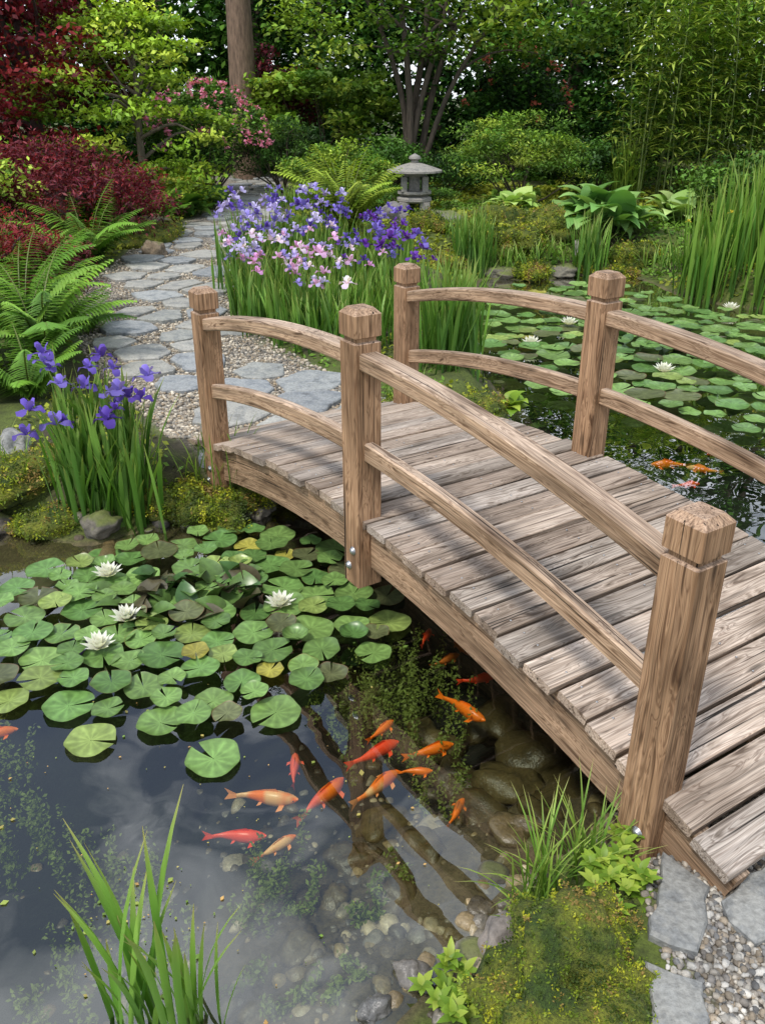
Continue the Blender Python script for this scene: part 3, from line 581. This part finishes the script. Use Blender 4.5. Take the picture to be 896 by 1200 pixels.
while s<Lp-.2:
    q=np.array([np.interp(s,cum,PATH[:,j]) for j in range(2)]); q2=np.array([np.interp(s+.05,cum,PATH[:,j]) for j in range(2)]); t=(q2-q)/np.linalg.norm(q2-q); nn=np.array([-t[1],t[0]])
    for o in ([-.26,.28] if row%2 else [-.48,.0,.46]):
        if row%2==0 and abs(o)>.3 and rng.random()<.25: continue
        seeds.append(q+nn*(o+rng.normal()*.07)+t*rng.normal()*.09)
    s+=.44; row+=1
mb=MB(); seeds=np.array(seeds)
for i,q in enumerate(seeds):
    m=rng.integers(5,8); a0=rng.uniform(0,TAU); R0=rng.uniform(.22,.33); poly=[(q[0]+math.cos(a0+TAU*k/m)*R0*rng.uniform(.8,1.15),q[1]+math.sin(a0+TAU*k/m)*R0*rng.uniform(.8,1.15)) for k in range(m)]
    for j,p in enumerate(seeds):
        if i==j: continue
        d=p-q; L=np.linalg.norm(d)
        if L>1: continue
        d=d/L; poly=clip(poly,d[0],d[1],q@d+L/2-.03)
        if len(poly)<3: break
    if len(poly)>=3: slab(mb,poly,H(*q)+.03,.06,np.array(FC[rng.integers(5)])*rng.uniform(.85,1.1))
mb.build('flagstone_path',[M_flag],False)
mb=MB()
for P in ([(.815,1.80),(.91,1.675),(.806,1.469),(.696,1.52)],[(.67,1.46),(.80,1.40),(.764,1.20),(.62,1.22)],[(.925,1.631),(1.114,1.767),(1.2,1.60),(.968,1.50)],[(.88,1.22),(1.1,1.32),(1.2,1.1),(.92,1.0)]):
    slab(mb,P,.225,.06,np.array((.24,.245,.24))*rng.uniform(.9,1.15),.014)
mb.build('stepping_stones',[M_flag],False)

# ---------------- lily pads
def pads(name,poly,n,r0,r1,crowd=None,extra=()):
    mb=MB(); pl=[]; P=np.array(poly)
    for e in extra: pl.append(e)
    tr=0
    while len(pl)<n and tr<9000:
        tr+=1; x=rng.uniform(P[:,0].min(),P[:,0].max());y=rng.uniform(P[:,1].min(),P[:,1].max()); r=r0+(r1-r0)*rng.random()**.8
        if not inpoly(x,y,poly): continue
        if all((x-a)**2+(y-b)**2>((r+q)*.76)**2 for a,b,q in pl): pl.append((x,y,r))
    for i,(x,y,r) in enumerate(pl):
        K=34; notch=rng.uniform(.04,.16); th=np.linspace(notch,TAU-notch,K)+rng.uniform(0,TAU); ph=rng.uniform(0,TAU); rr=[0.02,.3,.6,.85,.96,1.]
        tilt=rng.normal(size=2)*.035; g=rng.random()
        base=np.array((.10,.21,.055))*(1-g)+np.array((.20,.33,.09))*g
        u=rng.random(); edge=np.array((.8,.75,.75))
        if u<.02: base=np.array((.34,.32,.06))
        elif u<.16: base=np.array((.25,.34,.09))
        elif u<.26: base=np.array((.12,.14,.06)); edge=np.array((1.6,.6,.7))
        elif u<.40: edge=np.array((1.7,.8,.8))
        base=base*rng.uniform(.7,1.2); V=[];C=[]; curl=.006+.02*rng.random()**6
        for j,q in enumerate(rr):
            wob=1+.03*np.sin(3*th+ph)+.02*np.sin(7*th+ph*2); R=r*q*wob
            px=x+np.cos(th)*R; py=y+np.sin(th)*R
            z=.008+i*.00035+ (px-x)*tilt[0]+(py-y)*tilt[1]+abs(r*.03)+ (.005*np.sin(4*th+ph)+curl)*q**4
            V.append(np.column_stack([px,py,z])); sp=np.where(np.arange(K)%3==0,1.3,.95)*(1.2 if q<.2 else 1.)
            bl=(.75+.5*fbm(px*30,py*30,i))[:,None]
            cc=base[None]*sp[:,None] if j<4 else base[None]*np.ones((K,1))*(.95 if j==4 else edge)
            C.append(cc*bl)
        V=np.vstack(V);C=np.vstack(C); I=np.arange(len(rr)*K).reshape(-1,K)
        Fc=np.stack([I[:-1,:-1],I[:-1,1:],I[1:,1:],I[1:,:-1]],-1).reshape(-1,4); mb.add(V,Fc,C)
    if crowd:
        k=crowd[3]; a=rng.uniform(0,TAU,k); q=rng.random(k)**.5*crowd[2]
        Pp=np.column_stack([crowd[0]+np.cos(a)*q,crowd[1]+np.sin(a)*q*.8,np.full(k,.0)])
        blades(mb,Pp,rng.uniform(0,TAU,k),rng.uniform(.4,1.0,k),.6,rng.uniform(.13,.19,k),rng.uniform(.10,.15,k),np.array([(.06,.14,.04),(.11,.2,.05),(.10,.09,.05)])[rng.integers(0,3,k)],6,'leaf',.35)
    return mb.build(name,[M_pad])
LP1=[(-2.0,3.35),(-1.77,3.75),(-1.45,4.02),(-.81,4.28),(-.22,4.02),(.11,3.45),(.06,3.07),(-.3,2.85),(-.48,2.6),(-.95,2.55),(-1.35,2.75),(-1.75,2.95)]
pads('lily_pads',LP1,150,.055,.105,(-.95,3.52,.36,42),extra=[(-.62,2.42,.10),(-1.1,2.52,.095),(-.86,2.62,.09),(-.42,2.68,.10),(.03,3.32,.10),(-.04,3.08,.08),(-1.25,2.72,.10),(.02,3.55,.09),(-.68,2.75,.08),(-1.5,2.75,.08)])
pads('lily_pads',[(1.15,9.6),(1.5,10.6),(2.9,10.9),(3.6,9.6),(4.4,8.9),(4.6,7.2),(3.4,5.6),(2.7,5.6),(2.3,6.2),(1.6,6.3),(1.15,6.9),(1.05,8.2)],330,.08,.16,(2.7,8.3,.6,30))
def lily(x,y,s=1.,c=(.82,.82,.78)):
    mb=MB()
    for k,(nn,ln,L,w) in enumerate([(9,1.15,.078,.030),(9,.8,.072,.028),(8,.45,.062,.024),(6,.15,.05,.018)]):
        blades(mb,np.tile((x,y,.035),(nn,1)),np.arange(nn)*TAU/nn+k*.35,ln,-.25,L*s,w*s,c,5,'leaf',.35,1.,g0=.9,g1=1.05)
    blades(mb,np.tile((x,y,.04),(16,1)),np.arange(16)*.4,.25,.3,.028*s,.005*s,(.75,.55,.06),2,'grass',.2)
    mb.build('water_lily_flower',[M_petal])
for x,y in [(-1.37,3.70),(-1.17,3.30),(-1.23,3.08),(-.48,3.42)]: lily(x,y,1.15)
for x,y in [(1.43,8.1),(2.44,7.2),(3.9,9.6),(1.95,8.9)]: lily(x,y,1.5)
mb=MB(); 
for x,y,n in [(-.1,2.95,50),(.05,3.1,40),(-.38,1.95,26),(-.85,2.0,26),(-.55,1.75,18),(-1.25,2.2,30),(-.95,1.6,20),(.12,2.75,34),(-1.5,2.5,25),(.25,3.0,30),(-.2,1.6,16),(.15,2.45,16),(-.05,1.85,14)]:
    for k in range(n//2):
        px,py=x+rng.normal()*.1,y+rng.normal()*.09; m=14; t=np.linspace(0,1,m)[:,None]; z0=max(H(px,py),-.3)
        P=np.array([px,py,z0])+t*np.array([rng.normal()*.05,rng.normal()*.05,(-.012-z0)])
        P=np.repeat(P,6,0)+rng.normal(size=(m*6,3))*[.011,.011,.004]; P[:,2]=np.minimum(P[:,2],-.004)
        leafcloud(mb,P,.018,(.13,.17,.04),.4,.5)
mb.build('pond_weed',[M_leaf])
# small fallen leaves / duckweed specks floating
mb=MB(); n=260; x=np.concatenate([rng.uniform(-1.6,.2,170),rng.normal(-.7,.12,90)]); y=np.concatenate([rng.uniform(1.4,3.2,170),rng.normal(1.75,.1,90)]); k=sdp(x,y)<-.08; x,y=x[k],y[k]
leafcloud(mb,np.column_stack([x,y,np.full(len(x),.006)]),.006+.02*rng.random(len(x))**4,np.array([(.30,.26,.08),(.2,.25,.06),(.35,.22,.08),(.12,.2,.04)])[rng.integers(0,4,len(x))],14,.7); mb.build('floating_leaves',[M_leaf])
# ---------------- koi
def koi(x,y,ang,L,c1,c2=None,z=-.045):
    mb=MB(); S=15; t=np.linspace(0,1,S); K=12
    wp=np.interp(t,[0,.04,.12,.3,.5,.7,.85,1],[.012,.045,.072,.098,.09,.058,.03,.018])*L
    hp=np.interp(t,[0,.04,.12,.3,.5,.7,.85,1],[.012,.04,.075,.12,.11,.07,.042,.04])*L
    bd=rng.uniform(-.12,.12); cx=(.45-t*.82)*L; cy=bd*L*np.sin((t-.3)*3.6)*np.clip(t,0.1,1)
    th=np.arange(K)/K*TAU; V=np.stack([np.repeat(cx[:,None],K,1),cy[:,None]+wp[:,None]*np.cos(th),hp[:,None]*np.sin(th)],-1)
    c1=np.array(c1); c2=np.array(c1 if c2 is None else c2)
    pat=sstep(.45,.6,fbm(V[...,0]/L*5+x*9,V[...,1]/L*6+y*9,3,2))[...,None]
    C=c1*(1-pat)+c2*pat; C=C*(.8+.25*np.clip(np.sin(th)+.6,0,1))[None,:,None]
    I=np.arange(S*K).reshape(S,K);J=np.roll(I,-1,1)
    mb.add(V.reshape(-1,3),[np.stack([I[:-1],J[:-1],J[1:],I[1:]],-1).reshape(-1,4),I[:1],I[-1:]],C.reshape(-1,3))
    e=np.array([cx[-1],cy[-1],0]); l=L
    def fin(a,b,c,d,cc): mb.add([a,b,c,d],[(0,1,2,3)],cc)
    fc=c2*.5+c1*.5
    sw=bd*l*.5
    fin(e+[.02*l,0,.03*l],e+[-.17*l,sw+.035*l,.07*l],e+[-.11*l,sw,0],e+[.02*l,0,-.03*l],fc); fin(e+[.02*l,0,.03*l],e+[-.11*l,sw,0],e+[-.17*l,sw-.035*l,-.07*l],e+[.02*l,0,-.03*l],fc)
    for sg in (1,-1):
        k=3; p=np.array([cx[k],cy[k]+sg*wp[k]*.8,-.03*l]); fin(p,p+[-.03*l,sg*.09*l,-.01*l],p+[-.11*l,sg*.11*l,-.02*l],p+[-.07*l,sg*.015*l,0],fc)
        k=8; p=np.array([cx[k],cy[k]+sg*wp[k]*.7,-.04*l]); fin(p,p+[-.03*l,sg*.04*l,-.01*l],p+[-.08*l,sg*.05*l,-.02*l],p+[-.05*l,0,0],fc)
        k=1; p=np.array([cx[k]-.005*l,cy[k]+sg*wp[k]*.95,.014*l]); q=JV*.009*l+p; mb.add(q,JF,(.01,.01,.01))
    fin((cx[4],cy[4],hp[4]*.95),(cx[5],cy[5],hp[5]+.05*l),(cx[8],cy[8],hp[8]+.03*l),(cx[9],cy[9],hp[9]*.9),fc)
    o=mb.build('koi_fish',[M_fish]); o.location=(x,y,z); o.rotation_euler=(0,0,math.radians(ang))
OR=(.95,.20,.012); RD=(.9,.07,.018); PK=(.85,.12,.06); PL=(.85,.48,.22); DO=(.5,.13,.02)
for a in [(-.324,2.427,95,.19,PK),(-.033,2.518,32,.25,RD),(.18,2.53,20,.22,OR),(-.007,2.644,49,.17,OR),(-.207,2.278,60,.27,PK,OR),(-.025,2.34,42,.25,OR,PL),(.123,2.41,10,.14,OR),(-.42,2.278,0,.27,PL,OR),(-.49,2.103,5,.22,RD),(-.355,2.06,40,.18,OR,PL),(.254,2.218,60,.16,DO,OR),(.32,2.774,-38,.26,OR),(.277,3.112,30,.17,DO),(.407,2.98,5,.18,RD),(.205,3.285,75,.16,RD),(1.94,5.32,170,.28,OR),(2.14,5.25,160,.24,OR,PL),(1.95,5.0,10,.2,RD),(-1.52,2.62,20,.2,OR),(2.35,5.55,200,.22,RD),(.36,3.2,120,.15,DO)]: koi(*a)

# ---------------- bridge
br=bpy.data.objects.new('wooden_arched_bridge',None); scene.collection.objects.link(br)
br.location=(.470,3.616,0); br.rotation_euler=(0,0,math.atan2(.8415,-.54))
SAG=.2/1.62**2
dz=lambda s: .60-SAG*s*s
def sweep(mb,C,A,B,ha,hb,ch,col,lenc=None):
    C=np.asarray(C,float); S=len(C); ha=arr(ha,S); hb=arr(hb,S); A=np.broadcast_to(A,(S,3)); B=np.broadcast_to(B,(S,3))
    pa=np.stack([ha-ch,ha,ha,ha-ch,-ha+ch,-ha,-ha,-ha+ch],1); pb=np.stack([-hb,-hb+ch,hb-ch,hb,hb,hb-ch,-hb+ch,-hb],1)
    V=C[:,None]+pa[...,None]*A[:,None]+pb[...,None]*B[:,None]
    if lenc is None: lenc=np.concatenate([[0],np.cumsum(np.linalg.norm(np.diff(C,axis=0),axis=1))])
    off=rng.uniform(-20,20,3); g=np.stack([np.repeat(lenc[:,None],8,1),pa,pb],-1)+off
    I=np.arange(S*8).reshape(S,8);J=np.roll(I,-1,1)
    mb.add(V.reshape(-1,3),[np.stack([I[:-1],J[:-1],J[1:],I[1:]],-1).reshape(-1,4),I[:1,::-1],I[-1:]],col,0,g.reshape(-1,3))
mb=MB(); s=-1.93; pitch=.142
PC=[(.45,.35,.265),(.38,.315,.255),(.50,.385,.29),(.37,.275,.20),(.42,.355,.30)]
while s<1.93:
    c0=s+pitch/2; sl=-2*SAG*c0; T=np.array([1,0,sl]); T/=np.linalg.norm(T); U=np.array([-T[2],0,T[0]])
    yy=np.linspace(-.69,.69,9)+0; e=rng.normal(size=2)*.007; yy[0]+=e[0]; yy[-1]+=e[1]
    zc=dz(c0)-.0175+rng.normal()*.002; w=rng.normal()*.002
    C=np.column_stack([c0+rng.normal()*.0012+w*np.sin(yy*2),yy,zc+w*np.cos(yy*3)])
    col=np.array(PC[rng.integers(5)])*rng.uniform(.82,1.12)
    sweep(mb,C,T,U,pitch/2-.006,.0175,.004,col,yy); s+=pitch
mb.build('deck_planks',[M_deck],False,br)
mb=MB(); 
ss=np.arange(-1.93+pitch/2,1.93,pitch)
for q in ss:
    for w0 in (.60,.0,-.60):
        for o in (-.035,.035):
            v=JV*np.array([.005,.005,.0025])+[q+o,w0,dz(q+o)+.0005]; mb.add(v,JF,(.1,.1,.1))
mb.build('deck_screws',[M_bolt],True,br)
WC=(.35,.23,.135)
for nm,y0,th in (('side_beam_left',.625,.03),('side_beam_right',-.625,.03),('centre_beam',0,.03)):
    mb=MB(); st=np.linspace(-1.90,1.90,40); sl=-2*SAG*st; n_=np.sqrt(1+sl**2)
    C=np.column_stack([st,np.full(40,y0),dz(st)-.037-.10]); B=np.column_stack([-sl/n_,0*st,1/n_])
    sweep(mb,C,(0,1,0),B,th,.10,.004,WC); mb.build(nm,[M_wood],False,br)
k=0
for y0,sd_ in ((.66,1),(-.66,-1)):
    for s0 in (-1.62,0,1.62):
        k+=1; mb=MB(); z0=dz(s0)-.30
        hh=[-.02,.25,.5,.75,1.0,1.048,1.054,1.068,1.074,1.11,1.158,1.18]; wd=[.06]*6+[.048,.048,.0615,.0615,.0615,.040]
        C=np.array([(s0,y0,z0+h) for h in hh]); tint=np.array((.42,.25,.13))*rng.uniform(.92,1.1)
        sweep(mb,C,(1,0,0),(0,1,0),wd,wd,.006,tint); mb.build('post_%d'%k,[M_wood],False,br)
        mb=MB()
        for (dx,zz) in ((-.02,.15),(.015,.065)):
            th=np.arange(14)/14*TAU; yo=y0+sd_*.06
            R=[(.019,0),(.019,.003),(.014,.004),(.014,.010),(.007,.014),(.0005,.015)]
            V=np.array([(s0+dx+r*math.cos(a),yo+sd_*h,z0+zz+r*math.sin(a)) for r,h in R for a in th]); I=np.arange(len(R)*14).reshape(-1,14);J=np.roll(I,-1,1)
            mb.add(V,np.stack([I[:-1],J[:-1],J[1:],I[1:]],-1).reshape(-1,4),(.5,.5,.5))
        mb.build('bolts_%d'%k,[M_bolt],True,br)
    for j,(a,b) in enumerate(((-1.62,0),(0,1.62))):
        for nm,off,hw,hv in (('top_rail',.715,.042,.034),('lower_rail',.345,.024,.040)):
            mb=MB(); st=np.linspace(a+.04,b-.04,22); sl=-2*SAG*st*1.0; n_=np.sqrt(1+sl**2)
            C=np.column_stack([st,np.full(22,y0),dz(st)+off-hv]); B=np.column_stack([-sl/n_,0*st,1/n_])
            sweep(mb,C,(0,1,0),B,hw,hv,.008,np.array((.46,.31,.19))*rng.uniform(.92,1.1)); mb.build('%s_%s_%d'%(nm,'left' if sd_>0 else 'right',j+1),[M_wood],False,br)

# ---------------- stone lantern
ln=bpy.data.objects.new('stone_lantern',None); scene.collection.objects.link(ln); LX,LY=.50,14.3; ln.location=(LX,LY,H(LX,LY)-.04); ln.scale=(.86,.86,.9)
LC=(.27,.26,.24)
def lathe(name,prof,n=8,rot=math.pi/8,mt=M_mstone):
    mb=MB(); th=np.arange(n)/n*TAU+rot; V=np.array([(r*math.cos(a),r*math.sin(a),z) for r,z in prof for a in th]); I=np.arange(len(prof)*n).reshape(-1,n);J=np.roll(I,-1,1)
    mb.add(V,[np.stack([I[:-1],J[:-1],J[1:],I[1:]],-1).reshape(-1,4),I[:1,::-1],I[-1:]],LC); mb.build(name,[mt],False,ln)
def box(name,cs,hs):
    mb=MB()
    for c,h in zip(cs,hs):
        C=np.array([(c[0],c[1],c[2]-h[2]),(c[0],c[1],c[2]+h[2])]); sweep(mb,C,(1,0,0),(0,1,0),h[0],h[1],.01,LC)
    mb.build(name,[M_stone],False,ln)
box('legs',[(sx*.19,sy*.19,.12) for sx in(-1,1) for sy in(-1,1)],[(.09,.09,.12)]*4)
lathe('base_slab',[(.01,.22),(.28,.22),(.34,.25),(.34,.29),(.27,.32),(.01,.32)],mt=M_stone)
lathe('platform',[(.01,.322),(.24,.322),(.33,.37),(.33,.41),(.01,.41)],mt=M_stone)
box('light_box_pillars',[(sx*.19,sy*.19,.53) for sx in(-1,1) for sy in(-1,1)],[(.055,.055,.12)]*4)
box('light_box_core',[(0,0,.53)],[(.10,.10,.118)])
lathe('light_box_top',[(.01,.652),(.27,.652),(.27,.69),(.01,.69)],4,math.pi/4,M_stone)
lathe('roof',[(.01,.692),(.36,.70),(.50,.715),(.50,.745),(.36,.79),(.22,.83),(.10,.86),(.01,.865)],24,0,M_stone)
lathe('finial',[(.01,.862),(.08,.87),(.06,.89),(.11,.93),(.10,.965),(.03,1.0),(.005,1.01)],12,0,M_stone)

# ---------------- world, sun, camera
w=bpy.data.worlds.new('World'); scene.world=w; w.use_nodes=True; nt=w.node_tree; nt.nodes.clear()
EL=math.radians(58); AZ=math.radians(218)  # compass style, 0=+Y, clockwise
sky=nd(nt,'ShaderNodeTexSky',sky_type='NISHITA',sun_disc=False,sun_elevation=EL,sun_rotation=AZ)
tc=nd(nt,'ShaderNodeTexCoord').outputs['Generated']
cn=noi(nt,nd(nt,'ShaderNodeMapping',{'Vector':tc,'Scale':(1,1,1.6)}).outputs[0],3.4,7,.55,.3)
cf=ramp(nt,cn,[(.40,.12),(.54,1.)])
cc=mix(nt,cf,sky.outputs[0],(10.2,10.9,11.8))
bg=nd(nt,'ShaderNodeBackground',{'Color':cc,'Strength':.14}); o=nd(nt,'ShaderNodeOutputWorld'); nt.links.new(bg.outputs[0],o.inputs[0])
sl=bpy.data.lights.new('sun','SUN'); sl.energy=3.4; sl.angle=math.radians(9); sl.color=(1,.95,.87)
so=bpy.data.objects.new('sun',sl); scene.collection.objects.link(so)
d=Vector((math.sin(AZ)*math.cos(EL),math.cos(AZ)*math.cos(EL),math.sin(EL))); so.rotation_euler=d.to_track_quat('Z','Y').to_euler()
cam=bpy.data.cameras.new('camera'); cam.sensor_fit='VERTICAL'; cam.sensor_height=24; cam.sensor_width=24; cam.lens=20; cam.clip_end=2000; cam.clip_start=.05
co=bpy.data.objects.new('camera',cam); scene.collection.objects.link(co); co.location=(0,0,2.2); co.rotation_euler=(math.radians(64),0,0); scene.camera=co
scene.view_settings.view_transform='Standard'; scene.view_settings.look='None'; scene.view_settings.exposure=0
